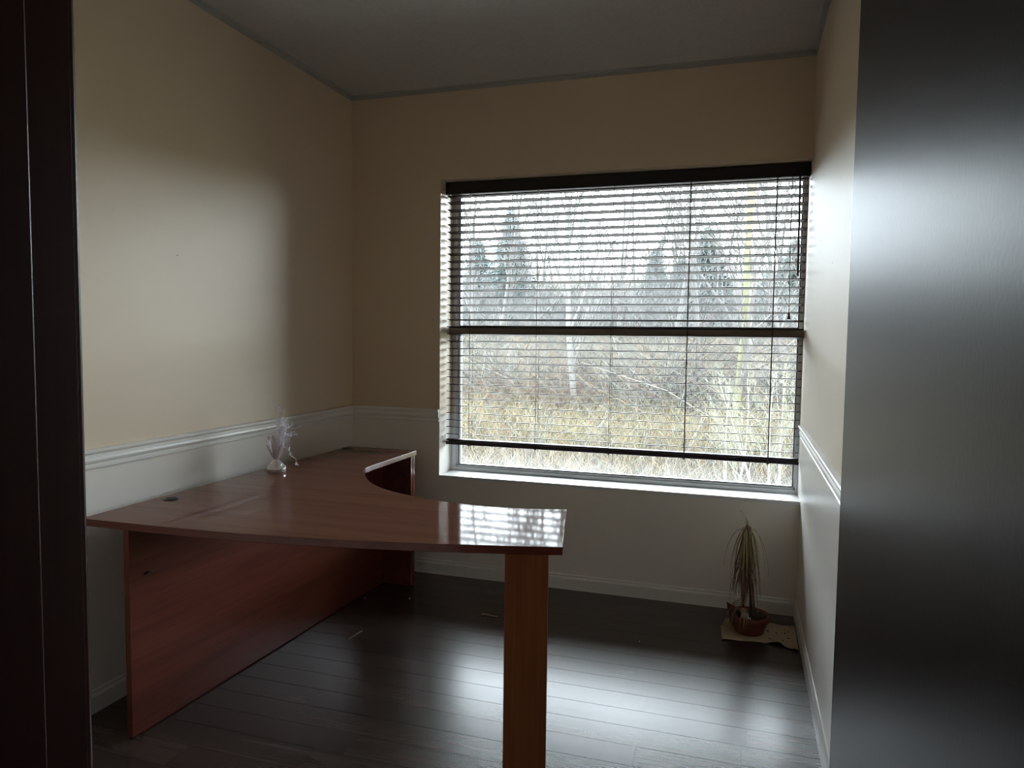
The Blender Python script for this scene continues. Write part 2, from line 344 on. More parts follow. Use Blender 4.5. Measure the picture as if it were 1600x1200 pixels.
# loose cord ends under the rail
for x, dx, L in ((-1.478, 0.02, 0.055), (-1.462, 0.022, 0.055), (-0.655, 0.004, 0.065)):
    MB().tube([(x, YS, 0.744), (x, YS - 0.004, 0.725), (x + dx * 0.7, YS - 0.008, 0.744 - L * 0.7), (x + dx, YS - 0.008, 0.744 - L)], 0.0011, 5).build('cord_end', [cordm], bl)
for x in (-1.481, -1.085):
    MB().lathe([(0.002, 0), (0.005, 0.002), (0.006, 0.008), (0.004, 0.014), (0.002, 0.016)], (x, 3.866, 2.160), 10).build('cord_guide', [specw], bl)
MB().tube([(0.247, 3.852, 2.19), (0.249, 3.85, 2.0), (0.252, 3.85, 1.688)], 0.0042, 8).build('tilt_wand', [railm], bl)
pc = MB().tube([(0.214, 3.855, 2.19), (0.212, 3.852, 1.9), (0.218, 3.852, 1.508)], 0.0018, 6).tube([(0.2115, 3.850, 1.79), (0.19, 3.850, 1.735), (0.187, 3.850, 1.65), (0.20, 3.850, 1.57), (0.216, 3.852, 1.535)], 0.0008, 5).build('pull_cord', [cordm], bl)
MB().lathe([(0.002, 0.034), (0.004, 0.032), (0.0048, 0.024), (0.004, 0.02), (0.008, 0.008), (0.0075, 0.0), (0.003, -0.002)][::-1], (0.218, 3.852, 1.477), 12).build('tassel', [railm], pc)

# ------------------------------------------------------------------ doorway and open door
df_ = thing('door_1', ((OX0 + OX1) / 2, YF, 0), 'dark espresso doorway frame at the left edge with the open door on its right', 'door', kind=S)
JX = -0.549                                       # jamb face
m = MB().box((OX0, YF - 0.125, 0), (JX, YF + 0.003, OZ), 0.001).box((0.199, YF - 0.125, 0), (OX1, YF + 0.003, OZ), 0.001).box((JX, YF - 0.125, OZ - 0.016), (0.199, YF + 0.003, OZ), 0.001)
m.build('jamb', [espresso], df_)
m = MB().box((JX, YF - 0.125, 0), (JX + 0.012, 0.4365, OZ - 0.016), 0.0022, seg=2).box((0.187, YF - 0.125, 0), (0.199, 0.4365, OZ - 0.016), 0.0022, seg=2)
m.build('door_stop', [espresso], df_)
def casing(x0, x1): return MB().box((x0, YF, 0), (x1, YF + 0.014, OZ + 0.05), 0.004, seg=2)
casing(-0.6225, -0.554).build('casing', [espresso], df_); casing(0.2035, 0.262).build('casing', [espresso], df_)
MB().box((-0.6225, YF, OZ - 0.008), (0.262, YF + 0.014, OZ + 0.058), 0.004, seg=2).build('casing', [espresso], df_)
DX0, DX1, DY0, DY1 = 0.1725, 0.216, 0.500, 1.368
lf = MB().box((DX0, DY0, 0.008), (DX1, DY1, 2.115), 0.0015, seg=2).build('door_leaf', [doorm], df_)
for z in (0.25, 1.05, 1.86):
    MB().tube([(0.196, 0.4915, z - 0.045), (0.196, 0.4915, z + 0.045)], 0.006, 10).box((0.178, 0.4965, z - 0.045), (0.199, 0.500, z + 0.045)).build('hinge', [brass], lf)

# ------------------------------------------------------------------ desk
ZD = 0.745; ZU = 0.720
front = [(-2.099, 1.848), (-2.009, 1.850), (-1.85, 1.853), (-1.698, 1.858), (-1.56, 1.866), (-1.423, 1.878), (-1.30, 1.893), (-1.174, 1.912), (-1.055, 1.934), (-0.939, 1.959), (-0.796, 1.992), (-0.637, 2.033), (-0.492, 2.073)]
back = [(-0.591, 2.546), (-0.65, 2.526), (-0.71, 2.511), (-0.78, 2.498), (-0.856, 2.491), (-0.93, 2.490), (-1.007, 2.497), (-1.082, 2.512), (-1.145, 2.530), (-1.209, 2.552), (-1.275, 2.578), (-1.34, 2.611), (-1.40, 2.649), (-1.454, 2.693), (-1.502, 2.742), (-1.545, 2.796), (-1.59, 2.862), (-1.632, 2.930), (-1.66, 2.972), (-1.676, 3.02), (-1.681, 3.10), (-1.681, 3.592), (-2.099, 3.592)]
dk = thing('corner_desk', (-1.9, 2.4, 0), 'glossy reddish brown L shaped desk with curved top standing along the left wall', 'desk')
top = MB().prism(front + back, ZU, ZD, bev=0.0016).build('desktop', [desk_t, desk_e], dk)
for f in top.data.polygons:
    if abs(f.normal.z) < 0.9: f.material_index = 1
ga = PI / 2
def grommet(x, y):
    g = MB().lathe([(0.018, 0.0), (0.031, 0.0), (0.031, 0.0018), (0.027, 0.0032), (0.022, 0.003), (0.022, 0.0012), (0.0, 0.0012)][:-1], (x, y, ZD - 0.0003), 28).build('cable_grommet', [railm], dk)
    MB().lathe([(0.001, 0.0006), (0.0215, 0.0006), (0.0215, 0.0022), (0.001, 0.0022)], (x, y, ZD), 24).build('grommet_cap', [black], g)
grommet(-2.030, 2.180); grommet(-2.066, 3.520)
def panel(nm, p, q, t, z0, z1, m_, parent=dk):
    p, q = Vector((*p, 0)), Vector((*q, 0)); d = (q - p).normalized(); nn = Vector((d.y, -d.x, 0)) * t
    return MB().prism([(v.x, v.y) for v in (p, q, q - nn, p - nn)], z0, z1, bev=0.0012).build(nm, [m_], parent)
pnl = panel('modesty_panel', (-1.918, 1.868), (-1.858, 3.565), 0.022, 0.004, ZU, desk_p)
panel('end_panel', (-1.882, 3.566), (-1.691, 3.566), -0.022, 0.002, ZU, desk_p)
# edge strip of the return's end panel catches the window light
MB().box((-1.6915, 3.566, 0.002), (-1.6885, 3.588, ZU), 0.0008).build('edge_band', [desk_e], dk)
MB().box((-1.899, 1.878, 0.0035), (-1.885, 1.882, 0.006)).build('glide', [black], dk)
rot = math.atan2(2.073 - 2.031, -0.492 + 0.637); c_ = Vector((-0.6115, 2.105, 0))
mt = Matrix.Translation(c_) @ Matrix.Rotation(rot, 4, 'Z')
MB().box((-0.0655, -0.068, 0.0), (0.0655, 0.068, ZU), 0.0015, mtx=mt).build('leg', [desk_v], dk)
# small chipped crescent in the modesty panel
MB().tube([(-1.9125 + 0.0, 1.928, 0.545), (-1.9115, 1.936, 0.552), (-1.911, 1.948, 0.553), (-1.9105, 1.958, 0.549), (-1.910, 1.964, 0.550)], [0.001, 0.0028, 0.0028, 0.0025, 0.001], 6).build('chip', [black], pnl)
cb = MB().tube([(-1.955, 1.93, 0.60), (-1.962, 1.915, 0.45), (-1.952, 1.90, 0.30), (-1.958, 1.895, 0.16), (-1.94, 1.89, 0.05), (-1.95, 1.90, 0.004), (-2.05, 2.0, 0.003)], 0.0022, 6).build('cable', [wirem])
tag(cb, 'thin pale cable hanging behind the near end of the desk', 'cable')

# ------------------------------------------------------------------ foil centrepiece on the desk
foil = mat('silver_foil', (0.90, 0.89, 0.92), 0.22, metal=0.45)
foil2 = mat('iridescent_foil', (0.95, 0.94, 1.0), 0.25, metal=0.05)
P_(foil2).inputs['Coat Weight'].default_value = 0.6; P_(foil2).inputs['Thin Film Thickness'].default_value = 430
foilp = mat('pale_lilac_foil', (0.86, 0.78, 0.80), 0.3, metal=0.15)
CP = Vector((-2.010, 2.80, ZD))
cp = thing('foil_centrepiece', CP, 'small silver foil party centrepiece with curly sprays standing on the desk', 'centrepiece')
def see_through_sheen(m_, f):
    nt = m_.node_tree; o_ = nt.nodes['Material Output']; p = P_(m_); t = nt.nodes.new('ShaderNodeBsdfTranslucent'); t.inputs[0].default_value = (0.96, 0.95, 1.0, 1)
    x = nt.nodes.new('ShaderNodeMixShader'); x.inputs[0].default_value = f
    nt.links.new(p.outputs[0], x.inputs[1]); nt.links.new(t.outputs[0], x.inputs[2]); nt.links.new(x.outputs[0], o_.inputs['Surface'])
see_through_sheen(foil2, 0.5); see_through_sheen(foilp, 0.35)
def wob(k, z): return 0.0032 * noise.noise(Vector((k * 1.7, z * 60, 3)))
bm_ = MB(); nn = 14
rs = []
for r, z, a in ((0.040, 0.0, 0), (0.044, 0.014, 0.1), (0.042, 0.024, 0.05), (0.030, 0.036, 0.2), (0.018, 0.047, 0.1), (0.009, 0.056, 0), (0.010, 0.059, 0.2)):
    rs.append([bm_.b.verts.new((CP.x + (r + R_.uniform(-.003, .003) * (z > 0)) * math.cos(a + 2 * PI * k / nn), CP.y + r * math.sin(a + 2 * PI * k / nn), CP.z + z)) for k in range(nn)])
for a, b2 in zip(rs, rs[1:]):
    for k in range(nn): bm_.b.faces.new((a[k], a[(k + 1) % nn], b2[(k + 1) % nn], b2[k]))
bm_.b.faces.new(list(reversed(rs[0]))); bm_.b.faces.new(rs[-1]); bm_.build('weight', [foil], cp)
# flared wrapper above the neck: eight pointed leaves
bm_ = MB()
for k in range(8):
    a = 2 * PI * k / 8 + 0.2; h = (0.075, 0.13, 0.07, 0.085, 0.10, 0.07, 0.12, 0.065)[k]; rr = (0.030, 0.022, 0.034, 0.03, 0.03, 0.036, 0.03, 0.04)[k]
    d = Vector((math.cos(a), math.sin(a), 0)); s_ = Vector((-d.y, d.x, 0)); prev = None
    rowsv = []
    for t, wd in ((0, 0.005), (0.3, 0.010), (0.6, 0.013), (0.85, 0.009), (1.0, 0.001)):
        c = CP + Vector((0, 0, 0.055 + h * t)) + d * (0.006 + rr * t ** 0.8)
        rowsv.append([bm_.b.verts.new(c - s_ * wd), bm_.b.verts.new(c + d * 0.004), bm_.b.verts.new(c + s_ * wd)])
    for a_, b_ in zip(rowsv, rowsv[1:]):
        bm_.b.faces.new((a_[0], a_[1], b_[1], b_[0])); bm_.b.faces.new((a_[1], a_[2], b_[2], b_[1]))
wr = bm_.build('foil_wrapper', [foilp], cp); so = wr.modifiers.new('s', 'SOLIDIFY'); so.thickness = 0.0008
def charm(c, s, parent, m_, k):
    """little folded foil heart"""
    rr = Matrix.Rotation(k * 1.7, 3, 'Z') @ Matrix.Rotation(k * 0.9, 3, 'X'); pts = [(0, -1), (0.75, -0.1), (0.9, 0.5), (0.5, 0.85), (0, 0.5), (-0.5, 0.85), (-0.9, 0.5), (-0.75, -0.1)]
    vs = [Vector(c) + rr @ Vector((x * s, abs(x) * s * 0.35, z * s)) for x, z in pts]; vs += [v + rr @ Vector((0, 0.0008, 0)) for v in vs]
    fs = [(0, 1, 2, 3, 4), (0, 4, 5, 6, 7), (12, 11, 10, 9, 8), (15, 14, 13, 12, 8)] + [(i, (i + 1) % 8, (i + 1) % 8 + 8, i + 8) for i in range(8)]
    raw('foil_heart', vs, fs, m_, parent)
ends = [(-0.040, 0.0, 0.150, 0), (0.015, -0.01, 0.298, 0), (0.040, 0.01, 0.285, 1), (0.06, 0.0, 0.245, 1), (0.085, -0.01, 0.225, 1), (0.13, 0.0, 0.215, 1), (0.10, 0.0, 0.175, 1), (0.048, 0.02, 0.21, 1), (0.035, -0.02, 0.235, 1), (0.062, -0.02, 0.165, 1), (0.03, 0.0, 0.12, 0), (0.115, -0.01, 0.045, 2), (0.075, 0.02, 0.215, 1), (0.03, 0.01, 0.19, 0)]
for k, (dx, dy, dz, kind) in enumerate(ends):
    bs = CP + Vector((0.002 * (k % 3), 0, 0.055)); e = CP + Vector((dx, dy, dz)); pts = []
    apex = CP + Vector((dx * 0.25, 0, dz * 0.75 if kind < 2 else 0.175))
    for i in range(15):
        t = i / 14; p = bs * (1 - t) ** 2 + apex * 2 * t * (1 - t) + e * t * t
        if t > 0.5: p += Vector((math.cos(t * 50 + k), math.sin(t * 50 + k), 0.5 * math.sin(t * 37))) * 0.006
        pts.append(p)
    w_ = MB().tube(pts, 0.0013, 5).build('spray_wire', [foil2], cp)
    charm(e, 0.012, w_, foil2 if k % 2 else foilp, k); charm(pts[9] + Vector((0.006, 0, 0.004)), 0.012, w_, foil2, k + 3)
    charm(pts[12] + Vector((-0.008, 0.004, 0.006)), 0.009, w_, foil2, k + 7)
    if k in (2, 3, 4, 9, 7): charm(pts[11] + Vector((0.004, 0, -0.01)), 0.015, w_, foil2 if k != 4 else foilp, k + 5)
    if k == 8: charm(e + Vector((0.012, 0, -0.012)), 0.007, w_, foil2, 2); charm(e + Vector((0.0, 0, 0.05)), 0.006, w_, foil2, 4)

# ------------------------------------------------------------------ cloth and potted plant
outl = [(-0.046, 3.371), (-0.050, 3.446), (-0.055, 3.53), (-0.031, 3.631), (0.014, 3.673), (0.10, 3.655), (0.176, 3.628), (0.28, 3.635), (0.282, 3.50), (0.278, 3.351), (0.24, 3.368), (0.195, 3.396), (0.099, 3.399), (0.03, 3.385)]
b = bmesh.new(); f = b.faces.new([b.verts.new((x, y, 0)) for x, y in outl]); bmesh.ops.triangulate(b, faces=b.faces)
bmesh.ops.subdivide_edges(b, edges=b.edges, cuts=9, use_grid_fill=True)
for v in b.verts:
    dx, dy = v.co.x - 0.068, v.co.y - 3.50; near = min(1, max(0, (math.hypot(dx, dy) - 0.10) / 0.05))
    v.co.z = 0.0022 + near * (0.016 * abs(noise.noise(Vector((v.co.x * 14, v.co.y * 14, 1)))) + 0.018 * max(0, noise.noise(Vector((v.co.x * 22, v.co.y * 9, 5)))))
me = bpy.data.meshes.new('floor_cloth'); b.to_mesh(me); b.free()
cl = link('floor_cloth', me, None, clothm, True); so = cl.modifiers.new('s', 'SOLIDIFY'); so.thickness = 0.0018; so.offset = 1
tag(cl, 'crumpled stained cream cloth lying on the floor under the plant pot', 'cloth')
for k in range(9):
    mark(cl, (R_.uniform(0.13, 0.25), R_.uniform(3.40, 3.56), 0.008), (0, 0, 1), R_.uniform(0.002, 0.006), soil, 'soil_crumb')
PC = Vector((0.072, 3.505, 0.0045))
pp = thing('potted_plant', PC, 'half dead spiky plant drooping over a low terracotta pot in the corner', 'plant')
MB().lathe([(0.01, 0.0), (0.062, 0.0), (0.066, 0.004), (0.080, 0.055), (0.081, 0.056), (0.088, 0.057), (0.091, 0.085), (0.089, 0.087), (0.083, 0.087), (0.079, 0.060), (0.01, 0.058)], PC, 48).build('pot', [terra], pp)
so_ = MB(); rings = []
for r in (0.004, 0.02, 0.04, 0.06, 0.0815):
    rings.append([so_.b.verts.new((PC.x + r * math.cos(2 * PI * k / 28), PC.y + r * math.sin(2 * PI * k / 28), PC.z + 0.070 + (0.012 * noise.noise(Vector((r * 70 * math.cos(k * .45), r * 70 * math.sin(k * .45), 0))) + 0.006 if r < 0.07 else 0))) for k in range(28)])
so_.b.faces.new(rings[0])
for a, b2 in zip(rings, rings[1:]):
    for k in range(28): so_.b.faces.new((a[k], a[(k + 1) % 28], b2[(k + 1) % 28], b2[k]))
so_.build('soil', [soil], pp)
stone = varied('pale_stone', (0.33, 0.28, 0.22), (0.45, 0.38, 0.30), 20, rough=0.8)
barkm = varied('red_brown_bark', (0.10, 0.035, 0.025), (0.19, 0.08, 0.05), 40, sc=(1, 1, 0.3), rough=0.8, bstr=0.3, bscale=80)
def rock(nm, c, s, m_, seed, parent=pp):
    b = bmesh.new(); bmesh.ops.create_icosphere(b, subdivisions=2, radius=1)
    for v in b.verts:
        v.co *= 1 + 0.35 * noise.noise(v.co * 1.3 + Vector((seed, 0, 0))); v.co = Vector((v.co.x * s[0], v.co.y * s[1], v.co.z * s[2])) + Vector(c) - off(parent)
    me = bpy.data.meshes.new(nm); b.to_mesh(me); b.free(); return link(nm, me, parent, m_, True)
rock('stone', PC + Vector((-0.022, -0.055, 0.092)), (0.019, 0.012, 0.016), stone, 1)
rock('stone', PC + Vector((-0.005, -0.066, 0.084)), (0.012, 0.010, 0.009), stone, 2)
rock('stone', PC + Vector((-0.03, -0.035, 0.108)), (0.012, 0.010, 0.014), straw, 5)
rock('soil_lump', PC + Vector((0.03, 0.0, 0.088)), (0.035, 0.03, 0.016), soil, 3); rock('soil_lump', PC + Vector((0.045, -0.03, 0.082)), (0.026, 0.022, 0.014), soil, 4)
rock('bark_chip', PC + Vector((-0.072, -0.03, 0.07)), (0.018, 0.03, 0.045), barkm, 6)
# a curled dead leaf scrap standing at the left of the pot
raw('dead_scrap', [PC + Vector(v) for v in ((-0.104, -0.01, 0.132), (-0.078, -0.02, 0.100), (-0.092, -0.018, 0.072), (-0.066, -0.03, 0.118), (-0.101, -0.006, 0.130), (-0.076, -0.012, 0.100), (-0.090, -0.010, 0.070), (-0.064, -0.022, 0.118))], [(0, 2, 1), (0, 1, 3), (4, 5, 6), (4, 7, 5), (0, 4, 6, 2), (0, 3, 7, 4), (2, 6, 5, 1), (3, 1, 5, 7)], barkm, pp)
CR = PC + Vector((-0.022, 0.0, 0.475))
for k, (dx, dy) in enumerate(((-0.012, 0.0), (0.004, 0.012), (0.010, -0.006))):
    a = PC + Vector((dx * 2.4, dy * 2, 0.055))
    MB().tube([a, a.lerp(CR, 0.35) + Vector((dx * 0.4, 0, 0)), a.lerp(CR, 0.7) + Vector((-dx * 0.5, 0, 0)), CR + Vector((dx * 0.3, dy * 0.3, 0.015 * k))], [0.0062, 0.0055, 0.005, 0.006], 8).build('stem', [barkm], pp)
lg = varied('olive_leaf', (0.32, 0.29, 0.12), (0.44, 0.38, 0.17), 25, sc=(1, 1, 0.2), rough=0.5)
ld = varied('dry_red_brown_leaf', (0.17, 0.075, 0.055), (0.28, 0.15, 0.10), 25, sc=(1, 1, 0.2), rough=0.7)
lt = varied('dry_tan_leaf', (0.34, 0.26, 0.17), (0.44, 0.34, 0.23), 25, rough=0.7)
def leaf(base, az, L, rise, reach, drop, wd, m_, seg=9, curl=0.0):
    d = Vector((math.cos(az), math.sin(az), 0)); s_ = Vector((-d.y, d.x, 0)); vs = []
    for i in range(seg + 1):
        t = i / seg; h = rise * math.sin(min(1, t * 2.6) * PI * 0.5) - drop * max(0, t - 0.15) ** 1.12
        p = base + d * (reach * (1 - (1 - t) ** 2.2)) + Vector((0, 0, h)) + s_ * curl * math.sin(t * 5)
        ww = wd * (0.55 + 0.45 * math.sin(min(1, t * 3) * PI / 2)) * (1 - max(0, t - 0.6) / 0.42)
        vs += [p - s_ * ww, p + Vector((0, 0, -ww * 0.5)) - d * ww * .3, p + s_ * ww]
    fs = []
    for i in range(seg):
        a, b2 = i * 3, i * 3 + 3; fs += [(a, a + 1, b2 + 1, b2), (a + 1, a + 2, b2 + 2, b2 + 1)]
    o = raw('leaf', vs, fs, m_, pp); sd = o.modifiers.new('s', 'SOLIDIFY'); sd.thickness = 0.0006
    return o
for k in range(44):       # hanging olive leaves
    az = 2 * PI * k / 44 * 3.1; leaf(CR + Vector((0, 0, R_.uniform(-0.01, 0.02))), az, 0, R_.uniform(0.004, 0.022), R_.uniform(0.018, 0.060), R_.uniform(0.20, 0.36), R_.uniform(0.0026, 0.0044), lg if k % 3 else lt, curl=R_.uniform(-0.003, 0.003))
for k in range(58):       # dry skirt against the stems, down into the pot
    az = R_.uniform(0, 2 * PI); q = R_.uniform(-0.20, -0.02)
    leaf(CR + Vector((0, 0, q)), az, 0, 0.0, R_.uniform(0.014, 0.075), R_.uniform(0.26, 0.34) + q * 0.4, R_.uniform(0.0018, 0.0034), ld if k % 5 else lt, curl=R_.uniform(-0.006, 0.006))
for k in range(12):       # fallen strands trailing over the rim to the cloth
    a = R_.uniform(2.6, 4.6); p0 = PC + Vector((math.cos(a) * 0.035, math.sin(a) * 0.035, R_.uniform(0.10, 0.16))); rim = PC + Vector((math.cos(a) * 0.096, math.sin(a) * 0.096, R_.uniform(0.090, 0.10)))
    low = PC + Vector((math.cos(a) * R_.uniform(0.097, 0.115), math.sin(a) * R_.uniform(0.097, 0.115), R_.uniform(0.02, 0.055)))
    MB().tube([p0, p0.lerp(rim, 0.6) + Vector((0, 0, 0.012)), rim, low], [0.0011, 0.0016, 0.0016, 0.0007], 4).build('leaf', [lt if k % 3 else ld], pp)
# the few long leaves that stand clear of the skirt
leaf(CR, PI, 0, 0.020, 0.098, 0.235, 0.0022, ld); leaf(CR, 0.0, 0, 0.018, 0.100, 0.275, 0.0024, lg); leaf(CR + Vector((0, 0, 0.005)), 0.35, 0, 0.02, 0.088, 0.25, 0.0022, lg)
leaf(CR, PI * 0.97, 0, 0.012, 0.068, 0.32, 0.002, ld); leaf(CR, -0.2, 0, 0.012, 0.060, 0.33, 0.002, ld); leaf(CR, 3.6, 0, 0.015, 0.08, 0.30, 0.002, lt)
for az, h, rch in ((2.9, 0.092, 0.040), (2.2, 0.062, 0.014), (0.8, 0.050, 0.006), (3.3, 0.045, 0.012), (5.0, 0.04, 0.01)):    # tuft standing up from the crown
    leaf(CR, az, 0, h, rch, 0.0, 0.0022, lg, seg=5)
for k in range(5):
    a = R_.uniform(0, 2 * PI); leaf(CR + Vector((0, 0, 0.012)), a, 0, 0.012, 0.028, 0.02, 0.003, lt, seg=4)

# crumbs and straw on the floor
def crumb(c, s, label, m_=specw, seed=1):
    o = rock('floor_crumb', c, s, m_, seed, None); tag(o, label, 'crumb')
crumb((-1.612, 3.368, 0.004), (0.005, 0.004, 0.003), 'white crumb on the dark floor in front of the desk end panel', seed=11)
crumb((-1.835, 3.30, 0.003), (0.004, 0.004, 0.003), 'white crumb lying against the foot of the long desk panel', seed=12)
crumb((-0.401, 3.225, 0.003), (0.003, 0.003, 0.002), 'tiny pale crumb on open floor between desk leg and plant', seed=13)
tag(MB().tube([(-1.647, 2.813, 0.0026), (-1.643, 2.87, 0.0034), (-1.639, 2.921, 0.0026)], 0.0016, 5).build('straw_piece', [straw]), 'thin dry straw lying on the floor beside the desk panel', 'straw')
tag(MB().tube([(-1.185, 3.287, 0.004), (-1.16, 3.292, 0.007), (-1.135, 3.285, 0.004), (-1.10, 3.288, 0.003)], [0.003, 0.002, 0.003, 0.002], 6).build('twig_scrap', [straw]), 'small curled twig scrap on the floor left of the desk leg', 'twig')

# ------------------------------------------------------------------ outdoors
NR = np.random.default_rng(11); KX = 0.255
def ratio(px, py=520):
    u = (px - 800) / 1130.6; v = (600 - py) / 1130.6; d = fw + r2 * u + u2 * v; return d.x / d.y, d.z / d.y
def gz(x, y):
    return -1.05 + 0.045 * np.maximum(0, y - 12) + 0.10 * np.maximum(0, y - 30) + 0.12 * np.sin(x * 0.7) * np.cos(y * 0.5) * np.clip((y - 8) / 6, 0, 1)
nx, ny = 70, 70
gx = np.linspace(-70, 45, nx); gy = 4.3 + (np.linspace(0, 1, ny) ** 1.6) * 90
X, Y = np.meshgrid(gx, gy); Z = gz(X, Y)
vs = list(zip(X.ravel().tolist(), Y.ravel().tolist(), Z.ravel().tolist()))
fs = [(j * nx + i, j * nx + i + 1, (j + 1) * nx + i + 1, (j + 1) * nx + i) for j in range(ny - 1) for i in range(nx - 1)]
grass = varied('rough_winter_grass', (0.075, 0.062, 0.034), (0.05, 0.052, 0.027), 0.6, rough=1.0, bstr=0.6, bscale=9, bdist=0.1, spec=0.1)
tag(raw('ground_outside', vs, fs, grass, None, True), 'rough sloping winter ground outside the window', 'ground', kind=S)

bounce_mat = varied('pale_bounce_ground', (0.26, 0.25, 0.23), (0.32, 0.31, 0.29), 14, rough=0.95, spec=0.2, bstr=0.5, bscale=60, bdist=0.02)  # unseen pale ground, added to throw daylight up through the slats
sub = [(x, y, z) for x, y, z in vs]; gxs = np.linspace(-30, 30, 40); gys = np.linspace(4.1, 10.5, 12); XX, YY = np.meshgrid(gxs, gys); ZZ = np.full_like(XX, -0.93)
vv = list(zip(XX.ravel().tolist(), YY.ravel().tolist(), ZZ.ravel().tolist())); ff = [(j * 40 + i, j * 40 + i + 1, (j + 1) * 40 + i + 1, (j + 1) * 40 + i) for j in range(11) for i in range(39)]
gs = raw('bounce_strip', vv, ff, bounce_mat); sd = gs.modifiers.new('s', 'SOLIDIFY'); sd.thickness = 0.15; sd.offset = -1
tag(gs, 'added unseen pale ground below the window that bounces daylight indoors', 'ground', kind=S)

def prisms(name, P0, P1, R0, R1, C, m_, parent=None, sides=3):
    """many tapering twigs as one mesh: arrays (n,3) start, end; radii; colours"""
    d = P1 - P0; d /= np.linalg.norm(d, axis=1, keepdims=True) + 1e-9
    ref = np.where(np.abs(d[:, 2:3]) > 0.9, np.array([[1.0, 0, 0]]), np.array([[0, 0, 1.0]]))
    a = np.cross(d, ref); a /= np.linalg.norm(a, axis=1, keepdims=True) + 1e-9; b = np.cross(d, a)
    n = len(P0); V = np.zeros((n, 2 * sides, 3))
    for k in range(sides):
        o = a * math.cos(2 * PI * k / sides) + b * math.sin(2 * PI * k / sides)
        V[:, k] = P0 + o * R0[:, None]; V[:, sides + k] = P1 + o * R1[:, None]
    base = (np.arange(n) * 2 * sides)[:, None]
    F = np.concatenate([base + np.array([[k, (k + 1) % sides, sides + (k + 1) % sides, sides + k]]) for k in range(sides)], axis=1).reshape(-1, 4)
    off_ = np.array(off(parent)); V = (V - off_).reshape(-1, 3)
    me = bpy.data.meshes.new(name); me.vertices.add(len(V)); me.vertices.foreach_set('co', V.ravel().astype(np.float32))
    me.loops.add(F.size); me.loops.foreach_set('vertex_index', F.ravel().astype(np.int32))
    me.polygons.add(len(F)); me.polygons.foreach_set('loop_start', np.arange(0, F.size, 4, dtype=np.int32))
    me.update(calc_edges=True)
    if C is not None:
        ca = me.color_attributes.new('Col', 'FLOAT_COLOR', 'POINT'); cc = np.ones((n, 2 * sides, 4)); cc[:, :, :3] = C[:, None, :] * KX
        ca.data.foreach_set('color', cc.ravel().astype(np.float32))
    return link(name, me, parent, m_)
twm = mat('twig_colours', (0.3, 0.3, 0.3), 0.9, spec=0.1); vc = N(twm, 'ShaderNodeVertexColor'); vc.layer_name = 'Col'; LK(twm, vc.outputs['Color'], P_(twm).inputs['Base Color'])

def strands(n, yr, xr_px, hfun, pal, wts, rad, lean=0.35, bend=0.3, segs=3):
    y = NR.uniform(*yr, n); rl, rr_ = ratio(xr_px[0])[0], ratio(xr_px[1])[0]
    x = (rl + (rr_ - rl) * NR.random(n)) * y; z = gz(x, y)
    h = hfun(x, y, n); ang = NR.uniform(0, 2 * PI, n); le = np.clip(NR.normal(0, lean, n), -0.8, 0.8)
    pal = np.array(pal); ci = NR.choice(len(pal), n, p=np.array(wts) / sum(wts)); C = pal[ci] * NR.uniform(0.75, 1.25, (n, 1))
    P = np.stack([x, y, z], 1); dirv = np.stack([np.cos(ang) * le, np.sin(ang) * le, np.ones(n)], 1)
    r = rad * NR.uniform(0.6, 1.3, n) * (y / 14) ** 0.5
    out = []
    for s in range(segs):
        Q = P + dirv * (h / segs)[:, None]; out.append((P, Q, r * (1 - s / segs * 0.7), r * (1 - (s + 1) / segs * 0.7), C))
        dirv = dirv + np.stack([np.clip(NR.normal(0, bend, n), -1, 1), np.clip(NR.normal(0, bend, n), -1, 1), NR.normal(-0.05, 0.1, n)], 1); P = Q
    return out
def cat(parts):
    return [np.concatenate([p[i] for p in parts]) for i in range(5)]
GREY = (0.20, 0.185, 0.165); PALE = (0.42, 0.39, 0.34); DARK = (0.045, 0.043, 0.04); GRN = (0.12, 0.15, 0.11); YEL = (0.33, 0.285, 0.115); TAN = (0.36, 0.27, 0.16); RED = (0.30, 0.12, 0.07)
A = cat(strands(6500, (10.7, 12.9), (560, 1380), lambda x, y, n: NR.uniform(0.25, 0.75, n), [TAN, PALE, GREY, DARK], [4, 3, 2, 1], 0.0055, 0.35, 0.45))
tag(prisms('straw_grass', *A, twm), 'pale straw grass at the foot of the window view', 'grass', kind='stuff')
A = cat(strands(8200, (12.3, 16.0), (560, 1380), lambda x, y, n: NR.uniform(0.5, 1.25, n), [YEL, TAN, PALE, GREY, GRN, RED], [3, 3.2, 2.6, 2, 0.8, 0.4], 0.007, 0.4, 0.45))
tag(prisms('yellow_brush', *A, twm), 'yellow green brush in front of the grey thicket', 'brush', kind='stuff')
def hmid(x, y, n): return NR.uniform(0.9, 2.0, n) + 0.5 * np.sin(x * 0.9) ** 2
A = cat(strands(19000, (15.5, 27), (560, 1380), hmid, [GREY, PALE, DARK, TAN, GRN, RED], [4, 3.2, 2, 1.5, 1, 0.35], 0.009, 0.55, 0.7) + strands(2500, (15.2, 17), (780, 900), lambda x, y, n: NR.uniform(0.8, 1.4, n), [RED, TAN, GREY], [1.2, 1, 2], 0.007, 0.5, 0.6))
tag(prisms('grey_thicket', *A, twm), 'dense grey thicket of bare bushes outside the window', 'thicket', kind='stuff')
A = cat(strands(15000, (27, 46), (560, 1380), lambda x, y, n: NR.uniform(1.5, 3.2, n) + 0.8 * np.sin(x * 0.35) ** 2, [(0.26, 0.245, 0.235), (0.36, 0.34, 0.32), (0.15, 0.15, 0.15), (0.22, 0.25, 0.22)], [4, 3, 2, 1.5], 0.014, 0.4, 0.5))  # paler twig palette carries the distance haze as colour
tag(prisms('far_thicket', *A, twm), 'far thicket in haze-paled colours below the tree line', 'thicket', kind='stuff')

